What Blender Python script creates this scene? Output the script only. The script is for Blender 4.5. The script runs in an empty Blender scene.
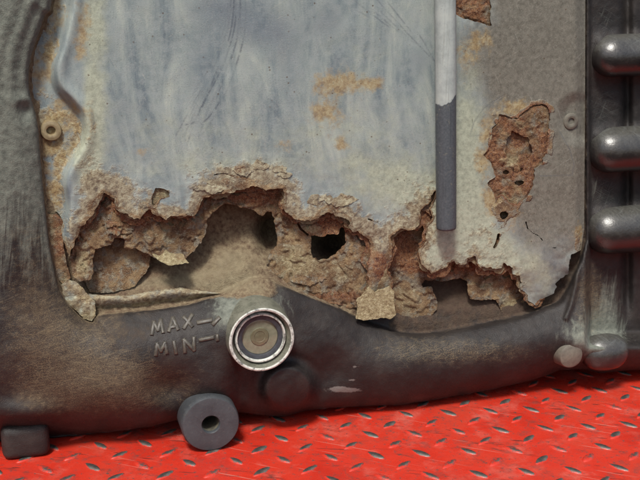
import bpy, math, random
import numpy as np
from mathutils import Vector, Matrix

random.seed(4)
scene = bpy.context.scene
R = math.radians

# ------------------------------------------------------------------ camera
HFOV = R(35.0)
YAW, PITCH, DIST = R(16.0), R(15.0), 0.75
FPX = 320.0 / math.tan(HFOV / 2)
DIRV = np.array([math.sin(YAW) * math.cos(PITCH), math.cos(YAW) * math.cos(PITCH), -math.sin(PITCH)])
RIGHT = np.array([math.cos(YAW), -math.sin(YAW), 0.0])
UPV = np.cross(RIGHT, DIRV)
CAM = -DIST * DIRV

def rays(u, v):
    u = np.asarray(u, float); v = np.asarray(v, float)
    d = DIRV + ((u - 320) / FPX)[..., None] * RIGHT + (-(v - 240) / FPX)[..., None] * UPV
    return d

def unproj(u, v, h):
    """photo pixel -> point on the plane that lies h mm in front of the cover sheet (y = -h)"""
    d = rays(u, v)
    t = (-np.asarray(h, float) / 1000.0 - CAM[1]) / d[..., 1]
    return CAM + t[..., None] * d

CAM = CAM - np.array([0, 0, float(unproj(211.0, 452.0, 28.0)[2])])     # the drain boss stands on the floor, z = 0

def P(u, v, h):
    return Vector(unproj(float(u), float(v), float(h)))

def floor_y(u, v):
    d = rays(u, v)
    dz = np.minimum(d[..., 2], -1e-4)
    return CAM[1] + (-CAM[2] / dz) * d[..., 1]

cam_data = bpy.data.cameras.new('camera')
cam_data.sensor_width = 36.0
cam_data.lens = 18.0 / math.tan(HFOV / 2)
cam_data.clip_start = 0.01
cam_data.clip_end = 200.0
cam = bpy.data.objects.new('camera', cam_data)
scene.collection.objects.link(cam)
M = Matrix(((RIGHT[0], UPV[0], -DIRV[0], CAM[0]), (RIGHT[1], UPV[1], -DIRV[1], CAM[1]),
            (RIGHT[2], UPV[2], -DIRV[2], CAM[2]), (0, 0, 0, 1)))
cam.matrix_world = M
scene.camera = cam

# ------------------------------------------------------------------ light
SUN_EL, SUN_AZ = R(57.0), R(207.0)          # high, soft, from the front left
world = bpy.data.worlds.new('World'); scene.world = world
world.use_nodes = True
wt = world.node_tree
bg = wt.nodes['Background']
sky = wt.nodes.new('ShaderNodeTexSky'); sky.sky_type = 'NISHITA'; sky.sun_disc = False
sky.sun_elevation = SUN_EL; sky.sun_rotation = SUN_AZ
sky.air_density = 1.0; sky.dust_density = 4.0; sky.ozone_density = 1.0
wt.links.new(sky.outputs[0], bg.inputs[0]); bg.inputs[1].default_value = 0.125
sun_data = bpy.data.lights.new('sun', 'SUN')
sun_data.energy = 3.6; sun_data.angle = R(10.0); sun_data.color = (1.0, 0.98, 0.92)
sun = bpy.data.objects.new('sun', sun_data); scene.collection.objects.link(sun)
sd = Vector((math.sin(SUN_AZ) * math.cos(SUN_EL), math.cos(SUN_AZ) * math.cos(SUN_EL), math.sin(SUN_EL)))
sun.rotation_euler = sd.to_track_quat('Z', 'Y').to_euler()
vs = scene.view_settings
vs.view_transform = 'Standard'; vs.look = 'None'; vs.gamma = 1.0; vs.use_curve_mapping = False
vs.exposure = 0.25
scene.cycles.max_bounces = 5; scene.cycles.diffuse_bounces = 3

# ------------------------------------------------------------------ numpy noise
def _hash(ix, iy, seed):
    n = (ix.astype(np.int64) * 374761393 + iy.astype(np.int64) * 668265263 + seed * 1274126177) & 0xFFFFFFFF
    n = ((n ^ (n >> 13)) * 1274126177) & 0xFFFFFFFF
    n = (n ^ (n >> 16)) & 0xFFFFFFFF
    return n / 4294967295.0

def vnoise(x, y, seed=0):
    ix, iy = np.floor(x), np.floor(y); fx, fy = x - ix, y - iy
    fx = fx * fx * fx * (fx * (fx * 6 - 15) + 10); fy = fy * fy * fy * (fy * (fy * 6 - 15) + 10)
    a = _hash(ix, iy, seed); b = _hash(ix + 1, iy, seed); c = _hash(ix, iy + 1, seed); d = _hash(ix + 1, iy + 1, seed)
    return (a + (b - a) * fx) * (1 - fy) + (c + (d - c) * fx) * fy

def fbm(u, v, scale, octv=4, seed=0, gain=0.5):
    """-1..1, scale = feature size in photo pixels"""
    s = 0; a = 1.0; t = 0; x, y = u / scale, v / scale
    for o in range(octv):
        s = s + a * (vnoise(x + 17.3 * o, y - 9.1 * o, seed + o) * 2 - 1); t += a
        x, y = x * 1.93 * 0.94 + y * 0.65, y * 1.93 * 0.94 - x * 0.65; a *= gain
    return s / t

def sstep(a, b, x):
    t = np.clip((x - a) / (b - a), 0, 1); return t * t * (3 - 2 * t)

def seg_dist(u, v, pts, closed=True):
    d2 = np.full(u.shape, 1e18); n = len(pts)
    for i in range(n if closed else n - 1):
        ax, ay = pts[i]; bx, by = pts[(i + 1) % n]
        ex, ey = bx - ax, by - ay; L = ex * ex + ey * ey + 1e-12
        t = np.clip(((u - ax) * ex + (v - ay) * ey) / L, 0, 1)
        d2 = np.minimum(d2, (u - ax - t * ex) ** 2 + (v - ay - t * ey) ** 2)
    return np.sqrt(d2)

def poly_sd(u, v, pts):
    """signed distance in px, positive inside"""
    ins = np.zeros(u.shape, bool); n = len(pts)
    for i in range(n):
        ax, ay = pts[i]; bx, by = pts[(i + 1) % n]
        if ay == by: continue
        c = ((ay > v) != (by > v)) & (u < (bx - ax) * (v - ay) / (by - ay) + ax)
        ins ^= c
    d = seg_dist(u, v, pts)
    return np.where(ins, d, -d)

def gauss(u, v, blobs):
    s = np.zeros(u.shape)
    for (cu, cv, ru, rv, a) in blobs:
        s = s + a * np.exp(-((u - cu) / ru) ** 2 - ((v - cv) / rv) ** 2)
    return s

# ------------------------------------------------------------------ node helpers
class NT:
    def __init__(self, name):
        self.m = bpy.data.materials.new(name); self.m.use_nodes = True
        self.t = self.m.node_tree; self.n = self.t.nodes; self.l = self.t.links
        self.b = self.n['Principled BSDF']
        self.co = self.n.new('ShaderNodeTexCoord').outputs['Object']
    def set(self, sock, val):
        if isinstance(val, bpy.types.NodeSocket): self.l.new(val, sock)
        elif isinstance(val, tuple) and len(val) == 3 and sock.type == 'RGBA': sock.default_value = (*val, 1)
        else: sock.default_value = val
    def mapping(self, rot=(0, 0, 0), scale=(1, 1, 1), vec=None):
        vec = vec or self.co
        if any(rot):
            k = self.n.new('ShaderNodeMapping'); self.l.new(vec, k.inputs[0]); k.inputs['Rotation'].default_value = rot; vec = k.outputs[0]
        k = self.n.new('ShaderNodeMapping'); self.l.new(vec, k.inputs[0]); k.inputs['Scale'].default_value = scale
        return k.outputs[0]
    def noise(self, scale, detail=4, rough=0.55, dist=0.0, vec=None, color=False):
        k = self.n.new('ShaderNodeTexNoise'); self.l.new(vec or self.co, k.inputs['Vector'])
        k.inputs['Scale'].default_value = scale; k.inputs['Detail'].default_value = detail
        k.inputs['Roughness'].default_value = rough; k.inputs['Distortion'].default_value = dist
        return k.outputs['Color' if color else 'Fac']
    def voro(self, scale, feature='F1', vec=None, out='Distance'):
        k = self.n.new('ShaderNodeTexVoronoi'); k.feature = feature; self.l.new(vec or self.co, k.inputs['Vector'])
        k.inputs['Scale'].default_value = scale
        return k.outputs[out]
    def math(self, op, a, b=0.0, clamp=False):
        k = self.n.new('ShaderNodeMath'); k.operation = op; k.use_clamp = clamp
        self.set(k.inputs[0], a); self.set(k.inputs[1], b); return k.outputs[0]
    def map(self, x, a, b, lo=0.0, hi=1.0):
        k = self.n.new('ShaderNodeMapRange'); k.interpolation_type = 'SMOOTHSTEP'
        self.set(k.inputs[0], x)
        for i, q in enumerate((a, b, lo, hi)): k.inputs[i + 1].default_value = q
        return k.outputs[0]
    def ramp(self, fac, stops):
        k = self.n.new('ShaderNodeValToRGB'); self.set(k.inputs[0], fac); e = k.color_ramp.elements
        while len(e) < len(stops): e.new(0.5)
        for q, (p, c) in zip(e, stops): q.position = p; q.color = (*c, 1)
        return k.outputs[0]
    def mix(self, fac, a, b, mode='MIX'):
        k = self.n.new('ShaderNodeMix'); k.data_type = 'RGBA'; k.blend_type = mode
        self.set(k.inputs['Factor'], fac); self.set(k.inputs['A'], a); self.set(k.inputs['B'], b)
        return k.outputs['Result']
    def attr(self, name):
        k = self.n.new('ShaderNodeAttribute'); k.attribute_name = name; return k.outputs['Fac']
    def brk(self, name, noise, k=0.9, lo=0.35, hi=0.65):
        """attribute mask broken up by a noise: mask + (noise-.5)*k, thresholded softly"""
        a = self.attr(name)
        s = self.math('ADD', a, self.math('MULTIPLY', self.math('SUBTRACT', noise, 0.5), k))
        g = self.map(s, lo, hi)
        return self.math('MULTIPLY', g, self.map(a, 0.0, 0.12))
    def bump(self, h, strength=0.5, dist=0.001, prev=None):
        k = self.n.new('ShaderNodeBump'); k.inputs['Strength'].default_value = strength
        k.inputs['Distance'].default_value = dist; self.set(k.inputs['Height'], h)
        if prev: self.l.new(prev, k.inputs['Normal'])
        return k.outputs[0]
    def out(self, col, rough, metal=0.0, normal=None, spec=0.5):
        self.set(self.b.inputs['Base Color'], col); self.set(self.b.inputs['Roughness'], rough)
        self.set(self.b.inputs['Metallic'], metal); self.b.inputs['Specular IOR Level'].default_value = spec
        if normal: self.l.new(normal, self.b.inputs['Normal'])
        return self.m
    def scratches(self, rots, along=25, across=700, lo=0.60, hi=0.72, dist=0.3):
        o = None
        for i, a in enumerate(rots):
            vec = self.mapping((0, R(a), 0), (along, 1, across))
            s = self.map(self.noise(1.0, 2, 0.6, dist, vec), lo, hi)
            o = s if o is None else self.math('MAXIMUM', o, s)
        return o

def S(r, g, b):
    f = lambda c: (c / 255 / 12.92) if c / 255 <= 0.04045 else ((c / 255 + 0.055) / 1.055) ** 2.4
    return (f(r) * 0.68, f(g) * 0.71, f(b) * 0.70)

# ------------------------------------------------------------------ materials
def mat_rust_nodes(k, n1, nA, n2, n3):
    """colours of the scaly rust, driven by m_red (fresh red-brown) and m_tan (dusty tan)"""
    base = k.ramp(n1, [(0.28, S(66, 46, 36)), (0.42, S(112, 84, 62)), (0.55, S(146, 118, 88)), (0.70, S(172, 148, 114))])
    grey = k.ramp(n2, [(0.3, S(104, 92, 82)), (0.7, S(160, 149, 132))])
    base = k.mix(k.map(nA, 0.47, 0.60), base, grey)
    red = k.ramp(n2, [(0.26, S(66, 40, 34)), (0.42, S(108, 68, 52)), (0.54, S(150, 104, 70)), (0.64, S(132, 98, 86)), (0.78, S(166, 132, 98))])
    base = k.mix(k.brk('m_red', n1, 1.0, 0.3, 0.75), base, red)
    tan = k.ramp(n2, [(0.3, S(122, 102, 74)), (0.5, S(168, 150, 116)), (0.68, S(200, 186, 152))])
    base = k.mix(k.brk('m_tan', nA, 1.0, 0.3, 0.7), base, tan)
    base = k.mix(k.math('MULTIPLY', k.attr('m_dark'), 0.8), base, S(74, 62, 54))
    base = k.mix(k.math('MULTIPLY', k.map(n3, 0.57, 0.67), 0.5), base, S(90, 60, 42))
    base = k.mix(k.math('MULTIPLY', k.map(n3, 0.43, 0.34), 0.4), base, S(204, 192, 164))
    hgt = k.math('ADD', n2, k.math('MULTIPLY', n3, 0.5))
    return base, hgt

def mat_rust():
    k = NT('scaly_rust')
    c, h = mat_rust_nodes(k, k.noise(85, 4, 0.65), k.noise(140, 4, 0.68), k.noise(430, 4, 0.72), k.noise(1600, 2, 0.7))
    return k.out(c, 0.88, 0.0, k.bump(h, 1.0, 0.0014), 0.25)

def mat_sheet():
    k = NT('weathered_steel_sheet')
    n0 = k.noise(1.0, 6, 0.68, 0.5, k.mapping((0, R(5), 0), (46, 46, 12)))     # vertical clouding
    n1 = k.noise(70, 4, 0.65); nA = k.noise(150, 4, 0.64); n2 = k.noise(330, 4, 0.68); n3 = k.noise(1400, 2, 0.65)
    rc, rh = mat_rust_nodes(k, n1, nA, n2, n3)
    col = k.ramp(n0, [(0.28, S(94, 105, 117)), (0.42, S(128, 138, 142)), (0.54, S(154, 161, 159)), (0.68, S(184, 187, 178))])
    col = k.mix(k.math('MULTIPLY', k.map(nA, 0.42, 0.62), 0.45), col, S(164, 168, 168))
    blue = k.brk('m_blue', n0, 1.1, 0.25, 0.85)
    col = k.mix(k.math('MULTIPLY', blue, 0.7), col, k.mix(n2, S(84, 92, 108), S(122, 130, 142)))
    brown = k.brk('m_brown', n1, 0.7, 0.1, 0.9)
    bcol = k.ramp(n2, [(0.3, S(104, 98, 89)), (0.5, S(122, 116, 106)), (0.72, S(138, 131, 120))])
    col = k.mix(brown, col, bcol)
    sp = k.scratches((30, -62), 40, 900, 0.66, 0.73)
    col = k.mix(k.math('MULTIPLY', sp, 0.3), col, S(184, 180, 170))
    col = k.mix(k.math('MULTIPLY', k.map(n3, 0.42, 0.33), 0.22), col, S(196, 190, 178))
    # cream and tan film towards the rot
    cream = k.brk('m_cream', n1, 0.9, 0.2, 0.8)
    col = k.mix(k.math('MULTIPLY', cream, 0.9), col, k.ramp(n2, [(0.3, S(156, 156, 138)), (0.5, S(180, 181, 160)), (0.72, S(198, 198, 176))]))
    film = k.brk('m_film', nA, 1.5, 0.35, 0.75)
    col = k.mix(k.math('MULTIPLY', film, 0.85), col, k.ramp(n2, [(0.32, S(96, 74, 56)), (0.46, S(148, 128, 100)), (0.62, S(186, 174, 146))]))
    orange = k.brk('m_orange', nA, 1.9, 0.25, 0.95)
    col = k.mix(k.math('MULTIPLY', orange, 0.8), col, k.ramp(n2, [(0.3, S(132, 100, 66)), (0.5, S(170, 142, 98)), (0.7, S(192, 176, 138))]))
    # pit dots and fine grain
    dotm = k.math('MULTIPLY', k.map(k.voro(190), 0.16, 0.07), k.map(n1, 0.50, 0.60))
    col = k.mix(k.math('MULTIPLY', dotm, 0.75), col, S(92, 70, 54))
    col = k.mix(k.math('MULTIPLY', k.map(n3, 0.58, 0.68), 0.3), col, S(88, 82, 78))
    rust = k.brk('m_rust', nA, 1.2, 0.42, 0.62)
    col = k.mix(rust, col, rc)
    line = k.math('MULTIPLY', k.attr('m_line'), k.map(n2, 0.35, 0.55))
    col = k.mix(k.math('MULTIPLY', line, 0.75), col, S(70, 76, 90))
    rough = k.math('ADD', k.math('MULTIPLY', k.math('MAXIMUM', rust, film), 0.35), k.map(n2, 0.3, 0.7, 0.44, 0.6))
    hh = k.math('ADD', k.math('MULTIPLY', rh, k.math('MAXIMUM', rust, k.math('MULTIPLY', film, 0.5))), k.math('MULTIPLY', n3, 0.14))
    return k.out(col, rough, 0.0, k.bump(hh, 0.85, 0.0011), 0.4)

def mat_cast():
    k = NT('dark_cast_metal')
    n1 = k.noise(40, 6, 0.65); n2 = k.noise(240, 5, 0.65); n3 = k.noise(1500, 3, 0.65)
    col = k.ramp(n1, [(0.3, S(38, 35, 35)), (0.5, S(50, 45, 44)), (0.7, S(66, 60, 57))])
    col = k.mix(k.math('MULTIPLY', k.map(n2, 0.5, 0.7), 0.5), col, S(60, 51, 48))
    # green-grey dusty film with vertical streaks
    vst = k.mapping((0, R(-6), 0), (190, 190, 16))
    ns = k.noise(1.0, 5, 0.72, 0.7, vst)
    film = k.brk('m_film', ns, 1.5, 0.3, 0.85)
    col = k.mix(k.math('MULTIPLY', film, 0.8), col, k.ramp(n2, [(0.3, S(104, 106, 98)), (0.7, S(154, 155, 143))]))
    # brown dirt
    dirt = k.brk('m_dirt', k.noise(70, 6, 0.7), 1.0, 0.3, 0.8)
    col = k.mix(k.math('MULTIPLY', dirt, 0.5), col, k.ramp(n2, [(0.3, S(70, 55, 46)), (0.55, S(100, 82, 66)), (0.75, S(134, 115, 90))]))
    rust = k.brk('m_rust', k.noise(110, 6, 0.7), 0.9, 0.35, 0.7)
    rc = k.ramp(k.noise(330, 5, 0.7), [(0.28, S(84, 62, 50)), (0.42, S(122, 100, 80)), (0.56, S(150, 130, 104)), (0.72, S(172, 154, 126))])
    rc = k.mix(k.brk('m_red', n1, 1.0, 0.3, 0.8), rc, k.ramp(n2, [(0.3, S(96, 62, 50)), (0.5, S(132, 94, 76)), (0.7, S(146, 116, 100))]))
    rc = k.mix(k.math('MULTIPLY', k.brk('m_tan', n1, 1.0, 0.3, 0.8), 0.7), rc, k.ramp(n2, [(0.3, S(140, 124, 98)), (0.7, S(172, 158, 130))]))
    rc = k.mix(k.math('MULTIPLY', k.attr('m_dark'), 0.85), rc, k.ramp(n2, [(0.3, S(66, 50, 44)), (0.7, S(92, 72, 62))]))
    rh = k.math('MULTIPLY', k.math('ADD', n2, n3), 1.6)
    col = k.mix(rust, col, rc)
    # fine scratches
    sA = k.scratches((6, -9, 17), 52, 1900, 0.57, 0.67, 0.7)
    sB = k.scratches((-42, 36), 60, 1500, 0.62, 0.69, 0.7)
    sm = k.math('MULTIPLY', k.math('MAXIMUM', sA, k.math('MULTIPLY', sB, 0.6)), k.brk('m_scr', k.noise(60, 5, 0.7), 1.2, 0.2, 0.9))
    col = k.mix(k.math('MULTIPLY', sm, 0.3), col, S(156, 136, 106))
    gr = k.math('MULTIPLY', k.map(n3, 0.50, 0.60), k.brk('m_scr', n2, 1.4, 0.3, 0.9))
    col = k.mix(k.math('MULTIPLY', gr, 0.5), col, S(140, 120, 92))
    sC = k.scratches((-30, 24, 68), 55, 1300, 0.55, 0.68, 1.0)
    wm = k.math('MULTIPLY', sC, k.brk('m_wht', k.noise(90, 5, 0.7), 1.2, 0.3, 0.9))
    col = k.mix(k.math('MULTIPLY', wm, 0.14), col, S(160, 163, 156))
    chip = k.attr('m_chip')
    col = k.mix(k.map(k.math('ADD', chip, k.math('MULTIPLY', n2, 0.9)), 0.75, 0.95), col, S(128, 122, 118))
    sp = k.map(n3, 0.64, 0.71)
    col = k.mix(k.math('MULTIPLY', sp, 0.3), col, S(140, 128, 112))
    soft = k.math('MAXIMUM', k.math('MAXIMUM', film, dirt), rust)
    rough = k.math('ADD', k.math('MULTIPLY', soft, 0.35), k.map(n2, 0.3, 0.7, 0.36, 0.54))
    hh = k.math('ADD', k.math('MULTIPLY', n3, 0.5), k.math('MULTIPLY', n2, 0.5))
    hh = k.math('ADD', hh, k.math('MULTIPLY', rh, k.math('MULTIPLY', rust, 0.9)))
    return k.out(col, rough, 0.0, k.bump(hh, 0.7, 0.0011), 0.28)

def mat_paint_dark():
    k = NT('dark_grey_paint')
    n1 = k.noise(60, 5, 0.6); n2 = k.noise(500, 4, 0.65)
    col = k.ramp(n1, [(0.3, S(60, 62, 66)), (0.7, S(80, 82, 86))])
    col = k.mix(k.math('MULTIPLY', k.map(n2, 0.56, 0.68), 0.5), col, S(98, 98, 96))
    w = k.math('MULTIPLY', k.map(k.noise(180, 5, 0.7), 0.58, 0.68), 0.35)
    col = k.mix(w, col, S(104, 98, 88))
    return k.out(col, k.map(n1, 0.3, 0.7, 0.45, 0.6), 0.0, k.bump(k.math('ADD', n2, n1), 0.35, 0.0006), 0.4)

def mat_rib():
    k = NT('dusty_dark_rib')
    n1 = k.noise(80, 5, 0.65); n2 = k.noise(600, 4, 0.65)
    col = k.ramp(n1, [(0.3, S(38, 35, 36)), (0.7, S(56, 50, 48))])
    nz = k.n.new('ShaderNodeNewGeometry').outputs['Normal']
    sx = k.n.new('ShaderNodeSeparateXYZ'); k.l.new(nz, sx.inputs[0])
    up = k.math('ADD', sx.outputs[2], k.math('MULTIPLY', k.math('SUBTRACT', n1, 0.5), 0.9))
    dust = k.map(up, -0.2, 0.9)                              # dust that has settled on the upward side
    col = k.mix(k.math('MULTIPLY', dust, 0.3), col, k.ramp(n2, [(0.3, S(96, 94, 88)), (0.7, S(142, 140, 130))]))
    sC = k.scratches((-40, -62, 20, 80), 60, 1000, 0.58, 0.68, 1.0)
    col = k.mix(k.math('MULTIPLY', k.math('MULTIPLY', sC, dust), 0.08), col, S(186, 190, 188))
    rough = k.math('ADD', 0.22, k.math('MULTIPLY', dust, 0.12))
    return k.out(col, rough, 0.0, k.bump(k.math('ADD', n2, n1), 0.3, 0.0007), 0.7)

def mat_lug():
    k = NT('dusty_cast_lug')
    n1 = k.noise(130, 4, 0.7); n2 = k.noise(700, 3, 0.7)
    col = k.ramp(n1, [(0.34, S(48, 44, 43)), (0.50, S(76, 74, 69)), (0.64, S(112, 112, 104)), (0.78, S(144, 145, 136))])
    col = k.mix(k.math('MULTIPLY', k.map(n2, 0.55, 0.66), 0.6), col, S(70, 62, 56))
    sc = k.scratches((-35, 22, 70), 60, 1500, 0.58, 0.68, 0.8)
    col = k.mix(k.math('MULTIPLY', sc, 0.15), col, S(170, 170, 160))
    return k.out(col, 0.5, 0.0, k.bump(k.math('ADD', n1, n2), 0.5, 0.0009), 0.4)

def mat_bare(name, c, rough=0.38, metal=0.75):
    k = NT(name)
    n1 = k.noise(240, 4, 0.72); n2 = k.noise(900, 3, 0.6)
    dark = tuple(x * 0.28 for x in c)
    col = k.ramp(n1, [(0.36, dark), (0.5, c), (0.75, tuple(min(1, x * 1.2) for x in c))])
    return k.out(col, k.map(n1, 0.3, 0.7, rough - 0.08, rough + 0.15), metal, k.bump(n2, 0.3, 0.0005))

def mat_sleeve():
    k = NT('dusty_cast_sleeve')
    n1 = k.noise(110, 5, 0.65); n2 = k.noise(600, 4, 0.65)
    col = k.ramp(n1, [(0.3, S(96, 96, 84)), (0.5, S(124, 122, 108)), (0.72, S(142, 138, 124))])
    col = k.mix(k.math('MULTIPLY', k.map(n2, 0.55, 0.66), 0.6), col, S(74, 64, 56))
    return k.out(col, 0.62, 0.15, k.bump(k.math('ADD', n2, n1), 0.5, 0.0007))

def mat_floor(name='red_floor_paint'):
    k = NT(name)
    n1 = k.noise(14, 6, 0.62); n2 = k.noise(120, 6, 0.68); n3 = k.noise(900, 3, 0.65)
    col = k.ramp(n1, [(0.3, S(188, 42, 29)), (0.5, S(212, 54, 37)), (0.7, S(206, 66, 48))])
    dust = k.map(k.noise(22, 6, 0.7), 0.5, 0.72)
    col = k.mix(k.math('MULTIPLY', dust, 0.55), col, S(216, 120, 106))
    g = k.map(k.noise(60, 6, 0.78), 0.51, 0.66)
    col = k.mix(k.math('MULTIPLY', g, 0.5), col, S(112, 66, 60))
    sm = k.math('MULTIPLY', k.map(k.noise(1.0, 5, 0.72, 0.8, k.mapping((0, 0, R(30)), (20, 60, 1))), 0.54, 0.68), k.map(n2, 0.38, 0.6))
    col = k.mix(k.math('MULTIPLY', sm, 0.7), col, S(92, 56, 50))
    chips = k.map(k.noise(240, 4, 0.7), 0.60, 0.66)
    col = k.mix(k.math('MULTIPLY', chips, 0.8), col, S(84, 74, 70))
    s1 = k.map(k.noise(1.0, 2, 0.6, 0.4, k.mapping((0, 0, R(38)), (12, 420, 1))), 0.66, 0.71)
    s2 = k.map(k.noise(1.0, 2, 0.6, 0.4, k.mapping((0, 0, R(24)), (26, 300, 1))), 0.655, 0.70)
    col = k.mix(k.math('MULTIPLY', s1, 0.55), col, S(220, 150, 136))
    col = k.mix(k.math('MULTIPLY', s2, 0.75), col, S(72, 44, 40))
    return k, col, n1, n2, n3

def mat_floor_plain():
    k, col, n1, n2, n3 = mat_floor()
    hh = k.math('ADD', k.math('MULTIPLY', n2, 0.6), k.math('MULTIPLY', n3, 0.2))
    return k.out(col, k.map(n2, 0.3, 0.7, 0.24, 0.46), 0.0, k.bump(hh, 0.5, 0.0011), 0.5)

def mat_tread():
    k, col, n1, n2, n3 = mat_floor('worn_tread_bar')
    oi = k.n.new('ShaderNodeObjectInfo').outputs['Random']
    top = k.attr('m_top')
    w = k.math('ADD', top, k.math('MULTIPLY', k.math('SUBTRACT', k.noise(260, 4, 0.7), 0.5), 1.7))
    w = k.math('ADD', w, k.math('MULTIPLY', k.math('SUBTRACT', oi, 0.5), 0.75))
    wear = k.map(w, 0.40, 0.70)
    steel = k.ramp(n2, [(0.3, S(54, 46, 44)), (0.5, S(98, 92, 88)), (0.72, S(150, 142, 134))])
    col = k.mix(wear, col, steel)
    return k.out(col, 0.45, k.math('MULTIPLY', wear, 0.35), k.bump(n3, 0.3, 0.0005))

def mat_rod():
    k = NT('rod_paint')
    n1 = k.noise(90, 5, 0.65); n2 = k.noise(700, 4, 0.65)
    pale = k.ramp(n1, [(0.3, S(160, 164, 162)), (0.55, S(184, 187, 184)), (0.75, S(198, 198, 192))])
    pale = k.mix(k.math('MULTIPLY', k.map(n2, 0.58, 0.7), 0.35), pale, S(128, 128, 124))
    dark = k.ramp(n2, [(0.3, S(72, 75, 81)), (0.7, S(96, 99, 104))])
    st = k.map(k.noise(1.0, 4, 0.65, 0.3, k.mapping((0, 0, 0), (420, 420, 18))), 0.53, 0.68)
    pale = k.mix(k.math('MULTIPLY', st, 0.45), pale, S(138, 138, 132))
    dark = k.mix(k.math('MULTIPLY', st, 0.4), dark, S(58, 60, 64))
    dark = k.mix(k.math('MULTIPLY', k.map(k.noise(300, 4, 0.7), 0.60, 0.68), 0.5), dark, S(134, 128, 114))
    edge = k.map(k.math('ADD', k.attr('m_dip'), k.math('MULTIPLY', k.math('SUBTRACT', k.noise(220, 4, 0.6), 0.5), 0.25)), 0.48, 0.52)
    col = k.mix(edge, pale, dark)
    return k.out(col, 0.5, 0.0, k.bump(n2, 0.25, 0.0004), 0.4)

def mat_glass():
    k = NT('sight_window_glass')
    tr = k.n.new('ShaderNodeBsdfTransparent'); tr.inputs[0].default_value = (0.86, 0.88, 0.82, 1)
    gl = k.n.new('ShaderNodeBsdfGlossy'); gl.inputs['Roughness'].default_value = 0.12
    mx = k.n.new('ShaderNodeMixShader'); mx.inputs[0].default_value = 0.07; k.l.new(tr.outputs[0], mx.inputs[1]); k.l.new(gl.outputs[0], mx.inputs[2])
    k.l.new(mx.outputs[0], k.n['Material Output'].inputs[0])
    return k.m

def mat_flat(name, a, b, scale=300, rough=0.6):
    k = NT(name); n = k.noise(scale, 5, 0.65)
    return k.out(k.ramp(n, [(0.3, a), (0.7, b)]), rough, 0.0, k.bump(n, 0.3, 0.0005))

MT = dict(rust=mat_rust(), sheet=mat_sheet(), cast=mat_cast(), dark=mat_paint_dark(), rib=mat_rib(),
          sleeve=mat_sleeve(), floor=mat_floor_plain(), tread=mat_tread(), rod=mat_rod(), glass=mat_glass(),
          lug=mat_lug(),
          bare=mat_bare('bare_machined_edge', S(222, 220, 212), 0.4, 0.0),
          ring=mat_bare('bright_retaining_ring', S(224, 222, 214), 0.3, 0.1),
          rubber=mat_flat('dark_seal', S(46, 48, 54), S(74, 76, 82)),
          pale_disc=mat_flat('pale_reflector', S(142, 136, 122), S(172, 166, 152)),
          brown_disc=mat_flat('oily_brown', S(122, 110, 92), S(146, 136, 118)),
          bolt=mat_flat('rust_stained_bolt', S(128, 108, 80), S(168, 150, 116), 260, 0.6),
          boltgrey=mat_flat('grey_stained_bolt', S(98, 92, 84), S(128, 120, 108), 260, 0.5),
          letter=mat_flat('worn_raised_letter', S(58, 53, 49), S(104, 96, 85), 420, 0.5),
          void=mat_flat('grey_brown_bore', S(64, 60, 52), S(112, 104, 86), 300, 0.8))  # mottled grey-brown inside of the drain boss bore

# ------------------------------------------------------------------ mesh helpers
COL = scene.collection
def link(name, me, mats, parent=None):
    o = bpy.data.objects.new(name, me); COL.objects.link(o)
    for m in (mats if isinstance(mats, (list, tuple)) else [mats]):
        me.materials.append(MT[m])
    if parent: o.parent = parent
    return o

def mesh_from(name, verts, faces, smooth=True, mat_idx=None):
    me = bpy.data.meshes.new(name); me.from_pydata([tuple(map(float, p)) for p in verts], [], faces)
    me.polygons.foreach_set('use_smooth', [smooth] * len(me.polygons))
    if mat_idx is not None: me.polygons.foreach_set('material_index', mat_idx)
    me.update(); return me

def add_attrs(me, attrs):
    for nme, arr in attrs.items():
        a = me.attributes.new(nme, 'FLOAT', 'POINT'); a.data.foreach_set('value', np.asarray(arr, np.float32))

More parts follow.
